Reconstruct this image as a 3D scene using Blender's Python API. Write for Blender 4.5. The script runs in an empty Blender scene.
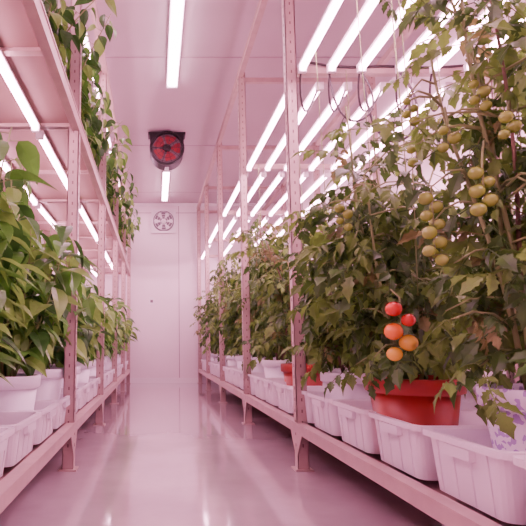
import bpy, math, random
import numpy as np
from mathutils import Vector, Matrix
random.seed(7)
S=bpy.context.scene
col=S.collection

# ---------------- materials ----------------
def mat(name, c, rough=0.5, metal=0.0, noise=0.0, nscale=8, emis=None, es=0, bump=0, trans=0, coat=0, c2=None, spec=None):
    m=bpy.data.materials.new(name); m.use_nodes=True
    nt=m.node_tree; b=nt.nodes['Principled BSDF']
    b.inputs['Base Color'].default_value=(*c,1)
    b.inputs['Roughness'].default_value=rough
    b.inputs['Metallic'].default_value=metal
    if spec is not None: b.inputs['Specular IOR Level'].default_value=spec
    if coat: b.inputs['Coat Weight'].default_value=coat; b.inputs['Coat Roughness'].default_value=0.07
    if noise or c2:
        tc=nt.nodes.new('ShaderNodeTexCoord')
        n=nt.nodes.new('ShaderNodeTexNoise'); n.inputs['Scale'].default_value=nscale; n.inputs['Detail'].default_value=5
        nt.links.new(tc.outputs['Object'],n.inputs['Vector'])
        r=nt.nodes.new('ShaderNodeValToRGB')
        d=c2 if c2 else tuple(x*(1-noise) for x in c)
        r.color_ramp.elements[0].color=(*d,1); r.color_ramp.elements[1].color=(*c,1)
        r.color_ramp.elements[0].position=.35; r.color_ramp.elements[1].position=.65
        nt.links.new(n.outputs['Fac'],r.inputs['Fac']); nt.links.new(r.outputs['Color'],b.inputs['Base Color'])
        if bump:
            bp=nt.nodes.new('ShaderNodeBump'); bp.inputs['Strength'].default_value=bump; bp.inputs['Distance'].default_value=.01
            nt.links.new(n.outputs['Fac'],bp.inputs['Height']); nt.links.new(bp.outputs['Normal'],b.inputs['Normal'])
    if emis:
        b.inputs['Emission Color'].default_value=(*emis,1); b.inputs['Emission Strength'].default_value=es
    if trans:
        t=nt.nodes.new('ShaderNodeBsdfTranslucent'); mx=nt.nodes.new('ShaderNodeMixShader'); mx.inputs[0].default_value=trans
        out=nt.nodes['Material Output']
        src=b.inputs['Base Color'].links[0].from_socket if b.inputs['Base Color'].links else None
        if src: nt.links.new(src,t.inputs['Color'])
        else: t.inputs['Color'].default_value=(*c,1)
        nt.links.new(b.outputs[0],mx.inputs[1]); nt.links.new(t.outputs[0],mx.inputs[2]); nt.links.new(mx.outputs[0],out.inputs['Surface'])
    return m
M={}
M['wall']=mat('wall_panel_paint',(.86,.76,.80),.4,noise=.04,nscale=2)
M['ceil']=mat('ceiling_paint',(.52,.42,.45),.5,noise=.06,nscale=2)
M['seam']=mat('seam_dark',(.38,.28,.31),.6)
M['floor']=mat('floor_epoxy',(.66,.54,.58),.11,noise=.2,nscale=3.2,coat=1.0)
M['steel']=mat('rack_paint',(.52,.37,.34),.38,noise=.14,nscale=14)
M['hole']=mat('slot_dark',(.18,.11,.11),.8)
M['shelf']=mat('shelf_board',(.30,.18,.16),.55,noise=.14,nscale=5)
M['crate']=mat('crate_plastic',(.95,.89,.93),.32,trans=.22)
M['white']=mat('white_enamel',(.86,.80,.83),.35)
M['tube']=mat('grow_tube_glow',(1,1,1),.4,emis=(1,.44,.69),es=50)
M['ctube']=mat('ceiling_tube_glow',(1,1,1),.4,emis=(1,.58,.77),es=28)
M['potw']=mat('pot_white',(.90,.86,.93),.35)
M['potr']=mat('pot_terracotta',(.38,.03,.02),.4,noise=.25,nscale=9)
M['soil']=mat('soil',(.05,.03,.022),.95,noise=.5,nscale=40)
M['stem']=mat('stem',(.22,.27,.09),.6)
M['stemb']=mat('stem_woody',(.20,.13,.08),.7)
M['g1']=mat('tomato_leaf_a',(.08,.185,.03),.38,noise=.5,nscale=18,trans=.33)
M['g2']=mat('tomato_leaf_b',(.20,.36,.06),.38,noise=.45,nscale=18,trans=.38)
M['g3']=mat('tomato_leaf_dry',(.26,.26,.08),.5,noise=.5,nscale=18,trans=.35)
M['p1']=mat('pepper_leaf_a',(.12,.34,.045),.32,noise=.4,nscale=14,trans=.36)
M['p2']=mat('pepper_leaf_b',(.28,.52,.10),.32,noise=.35,nscale=14,trans=.42)
M['p3']=mat('pepper_leaf_c',(.055,.18,.03),.32,noise=.35,nscale=14,trans=.3)
M['tr']=mat('tomato_red',(.66,.01,.01),.18,coat=.4)
M['to']=mat('tomato_orange',(.80,.16,.015),.18,coat=.4)
M['ty']=mat('tomato_yellow',(.68,.40,.03),.18,coat=.4)
M['tg']=mat('tomato_green',(.25,.36,.045),.22,coat=.3)
M['blk']=mat('black_plastic',(.02,.015,.017),.4)
M['red']=mat('fan_red',(.30,.015,.03),.35)
M['cable']=mat('cable_black',(.03,.02,.02),.5)
M['grille']=mat('vent_dark',(.2,.15,.18),.6)
mp=bpy.data.materials.new('pot_mosaic'); mp.use_nodes=True; nt=mp.node_tree
v=nt.nodes.new('ShaderNodeTexVoronoi'); v.inputs['Scale'].default_value=95
tc=nt.nodes.new('ShaderNodeTexCoord'); nt.links.new(tc.outputs['Object'],v.inputs['Vector'])
r=nt.nodes.new('ShaderNodeValToRGB'); r.color_ramp.interpolation='CONSTANT'
r.color_ramp.elements[0].color=(.84,.79,.90,1); r.color_ramp.elements[1].color=(.42,.30,.62,1); r.color_ramp.elements[1].position=.66
nt.links.new(v.outputs['Color'],r.inputs['Fac']); nt.links.new(r.outputs['Color'],nt.nodes['Principled BSDF'].inputs['Base Color'])
M['potm']=mp

# ---------------- mesh builder ----------------
class MB:
    def __init__(s): s.V=[];s.F=[];s.I=[];s.mats=[];s.n=0;s.sm=[]
    def mi(s,k):
        if k not in s.mats: s.mats.append(k)
        return s.mats.index(k)
    def add(s,verts,faces,k,smooth=False):
        i=s.mi(k); verts=np.asarray(verts,float).reshape(-1,3)
        s.V.append(verts)
        n=s.n
        for f in faces: s.F.append([a+n for a in f]); s.I.append(i); s.sm.append(smooth)
        s.n+=len(verts)
    def box(s,x0,x1,y0,y1,z0,z1,k):
        v=[(x0,y0,z0),(x1,y0,z0),(x1,y1,z0),(x0,y1,z0),(x0,y0,z1),(x1,y0,z1),(x1,y1,z1),(x0,y1,z1)]
        s.add(v,[(0,3,2,1),(4,5,6,7),(0,1,5,4),(1,2,6,5),(2,3,7,6),(3,0,4,7)],k)
    def tube(s,pts,rad,k,n=6,cap=True):
        pts=[Vector(p) for p in pts]
        if not hasattr(rad,'__len__'): rad=[rad]*len(pts)
        V=[];F=[]
        ref=Vector((0.3,1,0.2)).normalized()
        for i,p in enumerate(pts):
            t=(pts[min(i+1,len(pts)-1)]-pts[max(i-1,0)]).normalized()
            if abs(t.dot(ref))>.95: a=t.cross(Vector((1,0,0))).normalized()
            else: a=t.cross(ref).normalized()
            b=t.cross(a)
            for j in range(n):
                an=2*math.pi*j/n
                V.append(p+(a*math.cos(an)+b*math.sin(an))*rad[i])
        for i in range(len(pts)-1):
            for j in range(n):
                F.append((i*n+j,i*n+(j+1)%n,(i+1)*n+(j+1)%n,(i+1)*n+j))
        if cap: F.append(tuple(range(n))[::-1]); F.append(tuple((len(pts)-1)*n+j for j in range(n)))
        s.add([tuple(v) for v in V],F,k,True)
    def lathe(s,prof,k,n=28,c=(0,0,0),axis='z'):
        V=[];F=[]
        for (r,z) in prof:
            for j in range(n):
                an=2*math.pi*j/n
                if axis=='z': V.append((c[0]+r*math.cos(an),c[1]+r*math.sin(an),c[2]+z))
                else: V.append((c[0]+r*math.cos(an),c[1]+z,c[2]+r*math.sin(an)))
        for i in range(len(prof)-1):
            for j in range(n): F.append((i*n+j,i*n+(j+1)%n,(i+1)*n+(j+1)%n,(i+1)*n+j))
        s.add(V,F,k,True)
    def sphere(s,c,r,k,sq=.92,n=14):
        prof=[]
        m=9
        for i in range(m+1):
            a=math.pi*i/m; prof.append((max(r*math.sin(a),1e-4),-r*sq*math.cos(a)))
        s.lathe(prof,k,n,c)
    def mesh(s,name):
        me=bpy.data.meshes.new(name)
        V=np.concatenate(s.V)
        me.from_pydata(V.tolist(),[],s.F)
        for k in s.mats: me.materials.append(M[k])
        me.polygons.foreach_set('material_index',s.I)
        me.polygons.foreach_set('use_smooth',s.sm)
        me.update(); return me
    def obj(s,name,loc=(0,0,0),rz=0):
        return place(s.mesh(name),name,loc,rz)
def place(me,name,loc=(0,0,0),rz=0,sc=None):
    o=bpy.data.objects.new(name,me); o.location=loc; o.rotation_euler=(0,0,rz)
    if sc: o.scale=sc
    col.objects.link(o); return o

# ---------------- room ----------------
XL,XR,Y0,Y1,H=-1.30,1.92,-1.6,7.15,2.70
b=MB(); b.box(XL-.1,XR+.1,Y0-.1,Y1+.1,-.1,0,'floor'); b.obj('floor')
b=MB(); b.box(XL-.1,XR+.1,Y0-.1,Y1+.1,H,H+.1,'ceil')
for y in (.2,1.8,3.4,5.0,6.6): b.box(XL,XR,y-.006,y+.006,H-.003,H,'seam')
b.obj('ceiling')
b=MB(); b.box(XL-.1,XL,Y0,Y1,0,H,'wall')
for i in range(8): b.box(XL,XL+.003,Y0+.6+i*1.1,Y0+.608+i*1.1,0,H,'seam')
b.obj('wall_left')
b=MB(); b.box(XR,XR+.1,Y0,Y1,0,H,'wall')
for i in range(8): b.box(XR-.003,XR,Y0+.6+i*1.1,Y0+.608+i*1.1,0,H,'seam')
b.obj('wall_right')
b=MB(); b.box(XL-.1,XR+.1,Y1,Y1+.1,0,H,'wall')
for x in (-.55,.36,1.3): b.box(x-.005,x+.005,Y1-.003,Y1,0,H,'seam')
b.box(XL,XR,Y1-.003,Y1,2.55,2.558,'seam')
b.obj('wall_back')
b=MB(); b.box(XL-.1,XR+.1,Y0-.1,Y0,0,H,'wall'); b.obj('wall_front')
b=MB(); b.box(XL+.0,XR,Y1-.014,Y1-.004,0,.07,'white'); b.obj('baseboard_back')
b=MB(); b.box(XL,XR,Y1-.03,Y1-.004,H-.04,H-.001,'white'); b.obj('trim_1')

# ---------------- racks ----------------
def slotted_post(b,x,y,side,z1):
    w=.05;t=.004
    b.box(x-w/2,x+w/2,y-.02,y-.02+t,0,z1,'steel')
    b.box(x-w/2,x-w/2+t,y-.02,y+.025,0,z1,'steel')
    b.box(x+w/2-t,x+w/2,y-.02,y+.025,0,z1,'steel')
    z=.1
    while z<z1-.05:
        b.box(x-.003,x+.003,y-.0206,y-.0198,z,z+.014,'hole')
        fx=x-side*w/2
        b.box(fx-.0008,fx+.0008,y-.002,y+.006,z,z+.014,'hole')
        z+=.05
    b.box(x-w/2-.015,x+w/2+.015,y-.035,y+.04,0,.006,'steel')
    for s in (-1,1):
        v=[(x-side*w/2,y+s*.02,.17),(x-side*w/2,y+s*.09,.17),(x-side*w/2,y+s*.02,.07)]
        v2=[(p[0]+side*.004,p[1],p[2]) for p in v]
        b.add(v+v2,[(0,1,2),(5,4,3),(0,3,4,1),(1,4,5,2),(2,5,3,0)],'steel')
def rack(side,xi,xo,posts,shelves,bars,name):
    b=MB()
    for y in posts:
        slotted_post(b,side*(xi+.025),y,side,2.60)
        slotted_post(b,side*(xo-.025),y,side,2.60)
        for z in [.18]+shelves+bars+[2.56]:
            a,c=sorted((side*(xi+.03),side*(xo-.03)))
            b.box(a,c,y-.015,y+.015,z-.035,z,'steel')
    ya,yb=posts[0],posts[-1]
    for x in (xi,xo-.03):
        a,c=sorted((side*x,side*(x+.03)))
        for z,th in [(.207,.045)]+[(q,.06) for q in shelves]+[(2.60,.04)]:
            b.box(a-.003,c+.003,ya,yb,z-th,z,'steel')
            b.box(a-.007 if side>0 else c+.003,a-.003 if side>0 else c+.007,ya,yb,z-.008,z,'steel')
    a,c=sorted((side*(xi+.03),side*(xo-.03)))
    b.box(a,c,ya,yb,.17,.185,'shelf')
    for z in shelves:
        b.box(a,c,ya,yb,z-.02,z-.004,'shelf')
        yy=ya
        while yy<yb: b.box(a,c,yy,yy+.03,z-.035,z-.02,'steel'); yy+=.6
    return b.obj(name)
RP=[-.7,.55,2.2,3.45,4.7,5.95,7.05]
LP=[-.2,1.0,2.2,3.4,4.6,5.8,7.0]
rack(1,.63,1.66,RP,[],[1.885],'steel_plant_rack')
rack(-1,.36,1.08,LP,[1.62],[],'steel_plant_rack')

# ---------------- grow light ----------------
def fixture(L,glow='tube',w=.03):
    b=MB()
    b.box(-w/2-.004,w/2+.004,0,L,-.012,0,'white')
    b.tube([(0,.02,-.024),(0,L-.02,-.024)],.014 if w<.05 else .022,glow,n=8)
    b.box(-.018,.018,0,.02,-.04,-.0,'white'); b.box(-.018,.018,L-.02,L,-.04,0,'white')
    return b
fm=fixture(1.14).mesh('grow_light_tube')
def lights(x,z,ys):
    for y in ys: place(fm,'grow_light_tube',(x,y,z))
RY=[-.6,.98,2.26,3.5,4.75]
for x in (.685,.82,.96,1.14,1.30,1.46): lights(x,1.85,RY)
for x in (.70,.98,1.30): place(fm,'grow_light_tube',(x,5.97,1.85),0,(1,.92,1))
LY=[-.15,1.03,2.23,3.43,4.63,5.83]
for x in (-.56,-.86): lights(x,1.585,LY)
for x in (-.45,-.75): lights(x,2.525,LY[1:])
fc=MB()
fc.box(-.045,.045,0,1.22,-.03,0,'white'); fc.tube([(-.02,.02,-.045),(-.02,1.2,-.045)],.018,'ctube',n=8); fc.tube([(.02,.02,-.045),(.02,1.2,-.045)],.018,'ctube',n=8)
fc.box(-.045,.045,0,.02,-.07,0,'white'); fc.box(-.045,.045,1.2,1.22,-.07,0,'white')
fcm=fc.mesh('ceiling_light')
place(fcm,'ceiling_light',(.14,2.5,H)); place(fcm,'ceiling_light',(.14,5.6,H)); place(fcm,'ceiling_light',(.14,-.6,H))

# ---------------- ceiling circulation fan ----------------
b=MB()
fx,fy,ft=.12,4.65,H
n=28
def dshape(r,ztop):
    pts=[(-r,ztop),(r,ztop)]
    for i in range(n+1):
        a=-math.pi*i/n; pts.append((r*math.cos(a),r*math.sin(a)))
    return pts
def extr(b,pts,y0,y1,k):
    m=len(pts)
    V=[(p[0],y0,p[1]) for p in pts]+[(p[0],y1,p[1]) for p in pts]
    F=[tuple(range(m)),tuple(range(m,2*m))[::-1]]+[(i,i+m,(i+1)%m+m,(i+1)%m) for i in range(m)]
    b.add(V,F,k)
extr(b,dshape(.17,.16),.0,.16,'blk')
b.lathe([(.155,-.03),(.175,-.03),(.175,.0),(.155,.0),(.155,-.03)],'blk',32,axis='y')
b.lathe([(.15,-.004),(.13,-.012),(.001,-.012)],'grille',32,axis='y')
for i in range(5):
    a=2*math.pi*i/5
    V=[];F=[]
    for j in range(6):
        rr=.035+.105*j/5; w=.25+.25*math.sin(j/5*math.pi*.8)
        V+= [(rr*math.cos(a-w),-.028,rr*math.sin(a-w)),(rr*math.cos(a+w),-.014,rr*math.sin(a+w))]
    for j in range(5): F.append((2*j,2*j+1,2*j+3,2*j+2))
    b.add(V,F,'red',True)
b.lathe([(.001,-.045),(.03,-.042),(.04,-.03),(.04,-.012)],'blk',20,axis='y')
for rr in (.07,.11,.15):
    b.tube([(rr*math.cos(t*math.pi/16),-.05+.0,rr*math.sin(t*math.pi/16)) for t in range(33)],.0026,'blk',5)
for i in range(10):
    a=2*math.pi*i/10; b.tube([(0,-.052,0),(.165*math.cos(a),-.045+.02,.165*math.sin(a))],.0024,'blk',5)
b.box(-.19,.19,.02,.14,.16,.185,'blk')
b.box(-.02,.02,.05,.09,-.205,-.165,'white')
b.obj('ceiling_fan_heater',(fx,fy,H-.186))

# wall vent fan
b=MB()
s=.185
for (a0,a1,c0,c1) in ((-s,s,-s,-s+.03),(-s,s,s-.03,s),(-s,-s+.03,-s+.03,s-.03),(s-.03,s,-s+.03,s-.03)):
    b.box(a0,a1,-.04,0,c0,c1,'white')
b.box(-s+.03,s-.03,-.012,0,-s+.03,s-.03,'white')
b.lathe([(.145,-.03),(.16,-.03),(.16,-.012),(.145,-.012),(.145,-.03)],'grille',32,axis='y')
b.lathe([(.145,-.014),(.001,-.014)],'grille',32,axis='y')
for i in range(6):
    a=2*math.pi*i/6
    V=[(.03*math.cos(a),-.02,.03*math.sin(a)),(.13*math.cos(a-.25),-.03,.13*math.sin(a-.25)),(.14*math.cos(a),-.027,.14*math.sin(a)),(.13*math.cos(a+.3),-.016,.13*math.sin(a+.3))]
    b.add(V,[(0,1,2,3)],'white')
b.lathe([(.001,-.038),(.035,-.036),(.04,-.016)],'white',18,axis='y')
for rr in (.06,.1,.14):
    b.tube([(rr*math.cos(t*math.pi/14),-.042,rr*math.sin(t*math.pi/14)) for t in range(29)],.003,'white',5)
b.obj('wall_exhaust_fan',(.13,Y1-.004,2.42))
b=MB(); b.box(-.04,.04,-.015,0,-.06,.06,'white'); b.box(-.02,.02,-.02,-.015,-.02,.02,'grille'); b.obj('wall_switch',(-.05,Y1-.004,1.2))

# ---------------- crates ----------------
def crate(lx,ly,h):
    b=MB(); t=.006; tp=.018
    def rr(ax,ay,z,r=.025,k=4):
        P=[]
        for (cx,cy,a0) in ((ax-r,ay-r,0),(-ax+r,ay-r,90),(-ax+r,-ay+r,180),(ax-r,-ay+r,270)):
            for i in range(k+1):
                a=math.radians(a0+90*i/k); P.append((cx+r*math.cos(a),cy+r*math.sin(a),z))
        return P
    ax,ay=lx/2,ly/2
    L=[rr(ax-tp-.004,ay-tp-.004,0),rr(ax-.012,ay-.012,h-.016),rr(ax,ay,h-.014),rr(ax,ay,h),rr(ax-.014,ay-.014,h),rr(ax-tp-.008,ay-tp-.008,t)]
    m=len(L[0]); V=sum(L,[]); F=[]
    for i in range(5):
        for j in range(m): F.append((i*m+j,i*m+(j+1)%m,(i+1)*m+(j+1)%m,(i+1)*m+j))
    F.append(tuple(range(m))[::-1]); F.append(tuple(5*m+j for j in range(m)))
    b.add(V,F,'crate')
    for u in (-.3,-.1,.1,.3):
        for sx in (-1,1):
            x=sx*(ax-.012); y=u*ly
            b.add([(x-sx*.014,y-.003,.004),(x-sx*.014,y+.003,.004),(x,y+.003,h-.016),(x,y-.003,h-.016),
                   (x-sx*.007,y-.003,.004),(x-sx*.007,y+.003,.004),(x+sx*.003,y+.003,h-.016),(x+sx*.003,y-.003,h-.016)],
                  [(0,1,2,3),(4,5,6,7),(0,4,7,3),(1,5,6,2),(0,1,5,4)],'crate')
    for sx in (-1,1): b.box(min(sx*(ax-.012),sx*(ax+.001)),max(sx*(ax-.012),sx*(ax+.001)),-.05,.05,h-.04,h-.016,'crate')
    return b
zc=.208
cm=crate(.48,.285,.138).mesh('plastic_crate')
cl=crate(.60,.292,.118).mesh('plastic_crate_long')
y=.78
while y<6.95:
    place(cm,'plastic_crate',(.895,y,zc)); place(cm,'plastic_crate',(1.385,y,zc))
    y+=.30
y=.9
while y<6.9:
    place(cl,'plastic_crate',(-.68,y,zc)); y+=.308
y=.9
cu=crate(.56,.36,.10).mesh('shelf_tray')
while y<6.8:
    place(cu,'seedling_tray',(-.71,y,1.621)); y+=.37

# ---------------- plants ----------------
def leaflet_template(half,fold=.12,droop=.18):
    V=[];F=[];n=len(half)
    for (w,y) in half:
        z=-droop*y*y
        V+=[(-w,y,z+fold*w),(0,y,z),(w,y,z+fold*w)]
    for i in range(n-1):
        a=3*i
        F+=[(a,a+1,a+4,a+3),(a+1,a+2,a+5,a+4)]
    return np.array(V),F
tl,tF=leaflet_template([(.01,0),(.20,.10),(.15,.2),(.33,.36),(.22,.46),(.28,.62),(.13,.76),(.004,1)],.3,.28)
pl,pF=leaflet_template([(.01,0),(.20,.10),(.29,.28),(.28,.48),(.18,.70),(.07,.87),(.004,1)],.3,.40)
def rotz(a): c,s=math.cos(a),math.sin(a); return np.array([[c,-s,0],[s,c,0],[0,0,1]])
def rotx(a): c,s=math.cos(a),math.sin(a); return np.array([[1,0,0],[0,c,-s],[0,s,c]])
def roty(a): c,s=math.cos(a),math.sin(a); return np.array([[c,0,s],[0,1,0],[-s,0,c]])
def compound():
    Vs=[];Fs=[];n=0
    def addl(s,pos,ang,tilt,roll):
        nonlocal n
        R=rotz(ang)@rotx(tilt)@roty(roll)
        v=(tl*s)@R.T+np.array(pos); Vs.append(v); Fs.extend([[a+n for a in f] for f in tF]); n+=len(v)
    def rach(y): return -.35*y*y
    for (y,s) in ((.30,.22),(.52,.34),(.76,.35)):
        for sg in (-1,1):
            addl(s*random.uniform(.8,1.1),(0,y+random.uniform(-.02,.02),rach(y)),sg*-1*random.uniform(.9,1.25),-.25-random.random()*.5,random.uniform(-.5,.5))
    addl(.42,(0,.86,rach(.86)),random.uniform(-.2,.2),-.6,random.uniform(-.3,.3))
    ys=[0,.3,.6,.9]
    v=[]
    for y in ys: v+=[(-.010,y,rach(y)),(.010,y,rach(y)),(0,y,rach(y)-.016)]
    for i in range(3):
        a=3*i+n
        Fs.extend([[a,a+1,a+4,a+3],[a+1,a+2,a+5,a+4],[a+2,a,a+3,a+5]])
    Vs.append(np.array(v)); n+=len(v)
    return np.concatenate(Vs),Fs
COMP=[compound() for _ in range(6)]
AVOID=[]; ZMIN=[-9]
def put(b,T,pos,az,tilt,roll,s,k):
    V,F=T
    R=rotz(az)@rotx(tilt)@roty(roll)
    W=(V*s)@R.T+np.array(pos)
    if W[:,2].min()<ZMIN[0]: return
    for (c,rad) in AVOID:
        if (((W-c)**2).sum(1)<rad*rad).any(): return
    b.add(W,F,k,False)
def pot(b,r,h,k,soil=True):
    b.lathe([(.001,0),(r*.70,0),(r*.72,.006),(r*.90,h*.80),(r*.90,h*.80),(r,h*.82),(r*1.01,h-.004),(r*.98,h),(r*.90,h),(r*.88,h*.9),(r*.87,h*.88)],k,32)
    b.lathe([(r*.88,h*.87),(r*.5,h*.9),(.001,h*.91)],'soil',24)
def stempath(p0,h,lean,wob,n=10):
    pts=[];ph=random.uniform(0,6.28);ph2=random.uniform(0,6.28)
    for i in range(n+1):
        t=i/n
        pts.append(np.array([p0[0]+lean[0]*t+wob*math.sin(ph+5*t)*t,p0[1]+lean[1]*t+wob*math.cos(ph2+4*t)*t,p0[2]+h*t]))
    return pts
def along(pts,t):
    f=t*(len(pts)-1); i=min(int(f),len(pts)-2); u=f-i
    return pts[i]*(1-u)+pts[i+1]*u
def fruit(b,p,r,k):
    b.sphere(p,r,k)
    for i in range(5):
        a=2*math.pi*i/5
        b.add([(p[0],p[1],p[2]+r*.95),(p[0]+r*.6*math.cos(a-.3),p[1]+r*.6*math.sin(a-.3),p[2]+r*.93),(p[0]+r*1.1*math.cos(a),p[1]+r*1.1*math.sin(a),p[2]+r*.75),(p[0]+r*.6*math.cos(a+.3),p[1]+r*.6*math.sin(a+.3),p[2]+r*.93)],[(0,1,2,3)],'stem')
def leafkind():
    t=random.random()
    return 'g1' if t<.47 else ('g2' if t<.93 else 'g3')
def tomato(seed,height,potk,r=.13,ph=.22,stems=3,dens=1.0,clusters=(),zlo=.12,spread=.16,leaf=(.12,.20),low=0,showpot=False):
    global AVOID
    random.seed(seed); b=MB(); pot(b,r,ph,potk)
    AVOID=[]; ZMIN[0]=.09
    if showpot:
        for k in range(7):
            a=math.radians(190+k*14); AVOID.append((np.array([r*1.05*math.cos(a),r*1.05*math.sin(a),ph*.66]),.05))
            AVOID.append((np.array([r*1.6*math.cos(a),r*1.6*math.sin(a),ph*.62]),.05))
    for (c,kinds,rad) in clusters:
        for i in range(len(kinds)):
            q=np.array([c[0],c[1],c[2]-i*rad*1.25-rad])
            d=np.array([-.6,-.8,-.1])
            AVOID.append((q,rad*1.6)); AVOID.append((q+d*.06,rad*1.2)); AVOID.append((q+d*.12,rad*1.1))
    z0=ph*.9
    allst=[]
    for s_ in range(stems):
        a=random.uniform(0,6.28)+s_*1.6
        h=height-z0 if s_==0 else (height-z0)*random.uniform(.65,1)
        pts=stempath((.03*math.cos(a),.03*math.sin(a),z0),h,(spread*math.cos(a)*random.uniform(.3,1),spread*math.sin(a)*random.uniform(.3,1)),.035)
        b.tube(pts,[.0065-.004*i/len(pts) for i in range(len(pts))],'stem' if random.random()<.6 else 'stemb',6)
        allst.append((pts,h))
        nl=int(h/.036*dens); az=random.uniform(0,6.28)
        for i in range(nl):
            t=zlo+(1-zlo)*(i+random.random()*.6)/nl
            p=along(pts,min(t,.995)); az+=2.4+random.uniform(-.5,.5)
            s=random.uniform(*leaf)*(1-.35*max(0,t-.75)/.25)
            put(b,random.choice(COMP),p,az,random.uniform(-.75,.45),random.uniform(-.6,.6),s,leafkind())
        for i in range(int(8*dens)):
            t=random.uniform(.15,.9); p=along(pts,t); a2=random.uniform(0,6.28); L=random.uniform(.10,.22)
            q=[p+np.array([math.cos(a2)*L*u,math.sin(a2)*L*u,L*.6*u-.1*u*u]) for u in (0,.33,.66,1)]
            b.tube(q,[.0035,.003,.0025,.0015],'stem',5)
            for j in range(4):
                u=.25+.25*j; pp=along(q,min(u,.99))
                put(b,random.choice(COMP),pp,random.uniform(0,6.28),random.uniform(-.8,.3),random.uniform(-.6,.6),random.uniform(leaf[0]*.6,leaf[1]*.8),leafkind())
    AVs=AVOID
    for i in range(low):
        AVOID=[q for q in AVs if q[1]<.049]; ZMIN[0]=.07
        a2=math.pi+.1+i*.9/max(1,low-1)+random.uniform(-.15,.15); L=random.uniform(.15,.2)
        p=np.array([0,0,z0+random.uniform(.05,.12)])
        q=[p+np.array([math.cos(a2)*L*u,math.sin(a2)*L*u,.16*u-.16*u*u]) for u in (0,.33,.66,1)]
        b.tube(q,[.004,.0035,.003,.0015],'stem',5)
        for j in range(4):
            pp=along(q,min(.4+.2*j,.99))
            put(b,random.choice(COMP),pp,a2-math.pi/2+random.uniform(-1,1),random.uniform(-.8,-.1),random.uniform(-.5,.5),random.uniform(.10,.15),random.choice(['g1','g2']))
    for cl_ in clusters:
        (cx,cy,cz),kinds,rad=cl_
        best=min([q for s2 in allst for q in s2[0]],key=lambda q:(q[0]-cx)**2+(q[1]-cy)**2+4*(q[2]-cz-.05)**2)
        c=np.array([cx,cy,cz]); n_=len(kinds)
        mid=(best+c)/2+np.array([0,0,.03])
        endp=c-np.array([0,0,n_*rad*1.1])
        b.tube([best,mid,c+np.array([0,0,.01]),endp],[.003,.0028,.0025,.0018],'stem',5)
        for i,k in enumerate(kinds):
            sg=1 if i%2 else -1; an=random.uniform(-.6,.6)
            p=c+np.array([sg*rad*.85*math.cos(an),sg*rad*.95*math.sin(an)*.8,-i*rad*1.35-rad])
            fruit(b,tuple(p),rad*random.uniform(.8,1.12),k)
    AVOID=[]; ZMIN[0]=-9
    return b
def pepper(seed,height,potk,r=.115,ph=.225,dens=1.0,leaf=(.085,.135),n=9,spread=.24,droop=0,zmin=None):
    random.seed(seed); b=MB()
    pot(b,r,ph,potk)
    ZMIN[0]=ph*.78 if zmin is None else zmin
    z0=ph*.9
    def leaves(pts,cnt,lo=.15):
        az=random.uniform(0,6.28)
        for i in range(cnt):
            t=lo+(1-lo)*i/cnt; p=along(pts,min(t,.99)); az+=2.2+random.uniform(-.4,.4)
            d=.03; pe=np.array([-math.sin(az)*d,math.cos(az)*d,.008])
            b.tube([p,p+pe],.0014,'stem',4,False)
            tt=random.random(); k='p1' if tt<.4 else ('p2' if tt<.78 else 'p3')
            put(b,(pl,pF),p+pe,az,random.uniform(-1.05,.25)-droop,random.uniform(-.4,.4),random.uniform(*leaf),k)
    H_=height-z0
    for s_ in range(n):
        a=2*math.pi*s_/n+random.uniform(-.3,.3); rad=spread*random.uniform(.25,1); h=H_*random.uniform(.6,1)
        pts=stempath((.015*math.cos(a),.015*math.sin(a),z0),h,(rad*math.cos(a),rad*math.sin(a)),.02,8)
        b.tube(pts,[.005-.0035*i/9 for i in range(9)],'stem',5)
        leaves(pts,int(25*dens*h/.6))
    ZMIN[0]=-9
    return b

zt=zc+.0065
G='tg'
A=tomato(11,1.16,'potr',r=.138,ph=.238,stems=6,dens=.95,zlo=.14,spread=.21,leaf=(.13,.22),low=3,showpot=True,
   clusters=[((-.13,-.20,.455),['tr','tr','to','ty','ty'],.0225),((-.20,-.02,.78),[G]*4,.015),((-.02,-.22,.68),[G]*5,.015),((-.06,-.2,.90),[G]*3,.015),((.03,-.2,.98),[G]*3,.014)])
A.obj('potted_tomato_plant',(.795,1.5,zt))
B=tomato(29,1.38,'potm',r=.125,ph=.24,stems=7,dens=.76,zlo=.10,spread=.24,leaf=(.12,.19),low=1,showpot=True,
   clusters=[((-.235,-.02,.69),[G]*8,.0155),((-.17,-.10,.72),[G]*5,.015),((-.20,-.04,.84),[G]*3,.014),((-.10,-.18,.66),[G]*3,.014),((-.11,-.17,.50),[G]*3,.015),((-.15,-.08,.93),[G]*4,.013),((-.12,-.12,.83),[G]*3,.013),((-.24,.04,.95),[G]*4,.012),((-.07,-.19,.27),['to','tr'],.021)])
B.obj('potted_tomato_plant',(.875,1.10,zt))
C=tomato(31,1.04,'potw',r=.12,ph=.22,stems=5,dens=1.1,spread=.22,low=0,showpot=True); C.obj('potted_tomato_plant',(.84,2.10,zt))
D=tomato(37,1.10,'potr',r=.12,ph=.23,stems=4,dens=1,spread=.2,zlo=.2,showpot=True); D.obj('potted_tomato_plant',(.83,2.72,zt))
tv=[tomato(50+i,1.15+.05*(i%3),['potw','potr','potw','potw'][i],r=.12,ph=.22,stems=5,dens=.95,spread=.21,leaf=(.14,.22)).mesh('potted_tomato_plant_v%d'%i) for i in range(4)]
random.seed(5)
i=0; y=3.3
while y<6.9:
    place(tv[[0,2,3,2][i%4]],'potted_tomato_plant',(.85,y,zt),random.uniform(0,6.28),(1,1,random.uniform(.98,1.1))); y+=.55; i+=1
y=1.6
while y<6.9:
    place(tv[i%4],'potted_tomato_plant',(1.36,y,zt),random.uniform(0,6.28),(1,1,random.uniform(.78,.9))); y+=.62; i+=1
b=MB()
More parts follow.
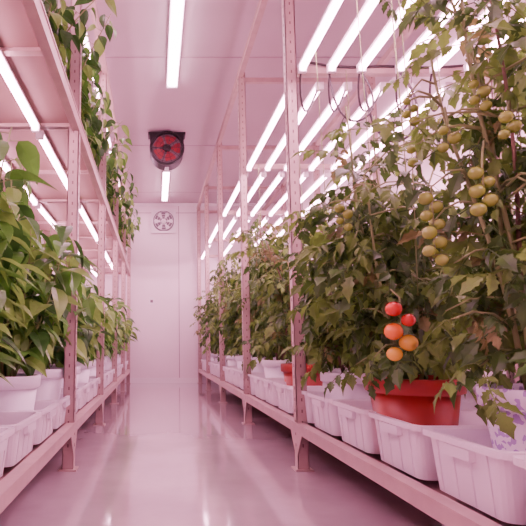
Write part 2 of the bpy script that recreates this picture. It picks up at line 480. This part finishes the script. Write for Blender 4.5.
for (x,y) in ((.80,1.5),(.88,1.12),(.9,2.12),(.85,2.72),(.78,1.42),(1.0,1.6),(.74,1.62),(.70,1.95),(.96,1.3),(1.02,1.9),(.74,3.3),(.74,3.9),(.92,1.72)):
    b.tube([(x,y,.6),(x+.01,y,1.2),(x,y+.02,1.838)],.0016,'stem',4)
b.obj('plant_support_strings')

# left peppers
pv=[pepper(70+i,.72+.04*i,'potw',n=10,dens=1.2).mesh('potted_pepper_plant_v%d'%i) for i in range(4)]
pt=pepper(170,.96,'potw',n=11,dens=1.05).mesh('potted_pepper_plant_tall')
i=0
y=1.27
while y<6.9:
    m_=pt if y<1.9 else pv[i%4]
    place(m_,'potted_pepper_plant',(-.53,y,zt),random.uniform(0,6.28),(1,1,random.uniform(.96,1.03))); y+=.48; i+=1
y=1.5
while y<6.9:
    place(pv[(i+1)%4],'potted_pepper_plant',(-.84,y,zt),random.uniform(0,6.28)); y+=.5; i+=1
uv=[pepper(90+i,.60+.06*i,'potw',r=.09,ph=.13,n=9,dens=1.0,leaf=(.07,.11),spread=.27,droop=.35,zmin=-.03).mesh('shelf_pepper_plant_v%d'%i) for i in range(3)]
y=2.0;i=0
while y<6.8:
    place(uv[i%3],'potted_leafy_plant',(-.51,y,1.628),random.uniform(0,6.28)); y+=.40; i+=1

# cables
def cable(pts,r=.004,name='power_cable'):
    cu=bpy.data.curves.new(name,'CURVE'); cu.dimensions='3D'; cu.bevel_depth=r; cu.bevel_resolution=2
    sp=cu.splines.new('NURBS'); sp.points.add(len(pts)-1)
    for i,p in enumerate(pts): sp.points[i].co=(*p,1)
    sp.use_endpoint_u=True; sp.order_u=4; cu.materials.append(M['cable'])
    o=bpy.data.objects.new(name,cu); col.objects.link(o)
for (x0,x1) in ((.685,.82),(.82,.96),(.96,1.14),(1.14,1.30),(1.30,1.46)):
    cable([(x0,2.13,1.825),(x0,2.16,1.78),(x0+.02,2.2,1.66),((x0+x1)/2,2.24,1.68),(x1-.02,2.26,1.80),(x1,2.3,1.825)],.005)
cable([(.70,2.16,1.90),(.9,2.18,1.86),(1.1,2.17,1.9),(1.3,2.18,1.86),(1.6,2.18,1.9)],.006)
cable([(1.14,2.12,1.82),(1.24,2.08,1.64),(1.14,2.08,1.38),(.97,2.1,1.5),(.98,2.14,1.82)],.006)
cable([(.96,2.12,1.82),(1.05,2.1,1.66),(.92,2.1,1.5),(.82,2.1,1.62),(.82,2.14,1.82)],.005)

w=bpy.data.worlds.new('world'); S.world=w; w.use_nodes=True
w.node_tree.nodes['Background'].inputs[0].default_value=(.9,.6,.7,1); w.node_tree.nodes['Background'].inputs[1].default_value=.2
cd=bpy.data.cameras.new('camera'); co=bpy.data.objects.new('camera',cd); col.objects.link(co)
co.location=(0,0,.55); co.rotation_euler=(math.radians(90+6),0,0)
cd.sensor_width=36; cd.lens=480/526*36; cd.shift_x=108/526; cd.shift_y=31.6/526; cd.clip_start=.02
S.camera=co
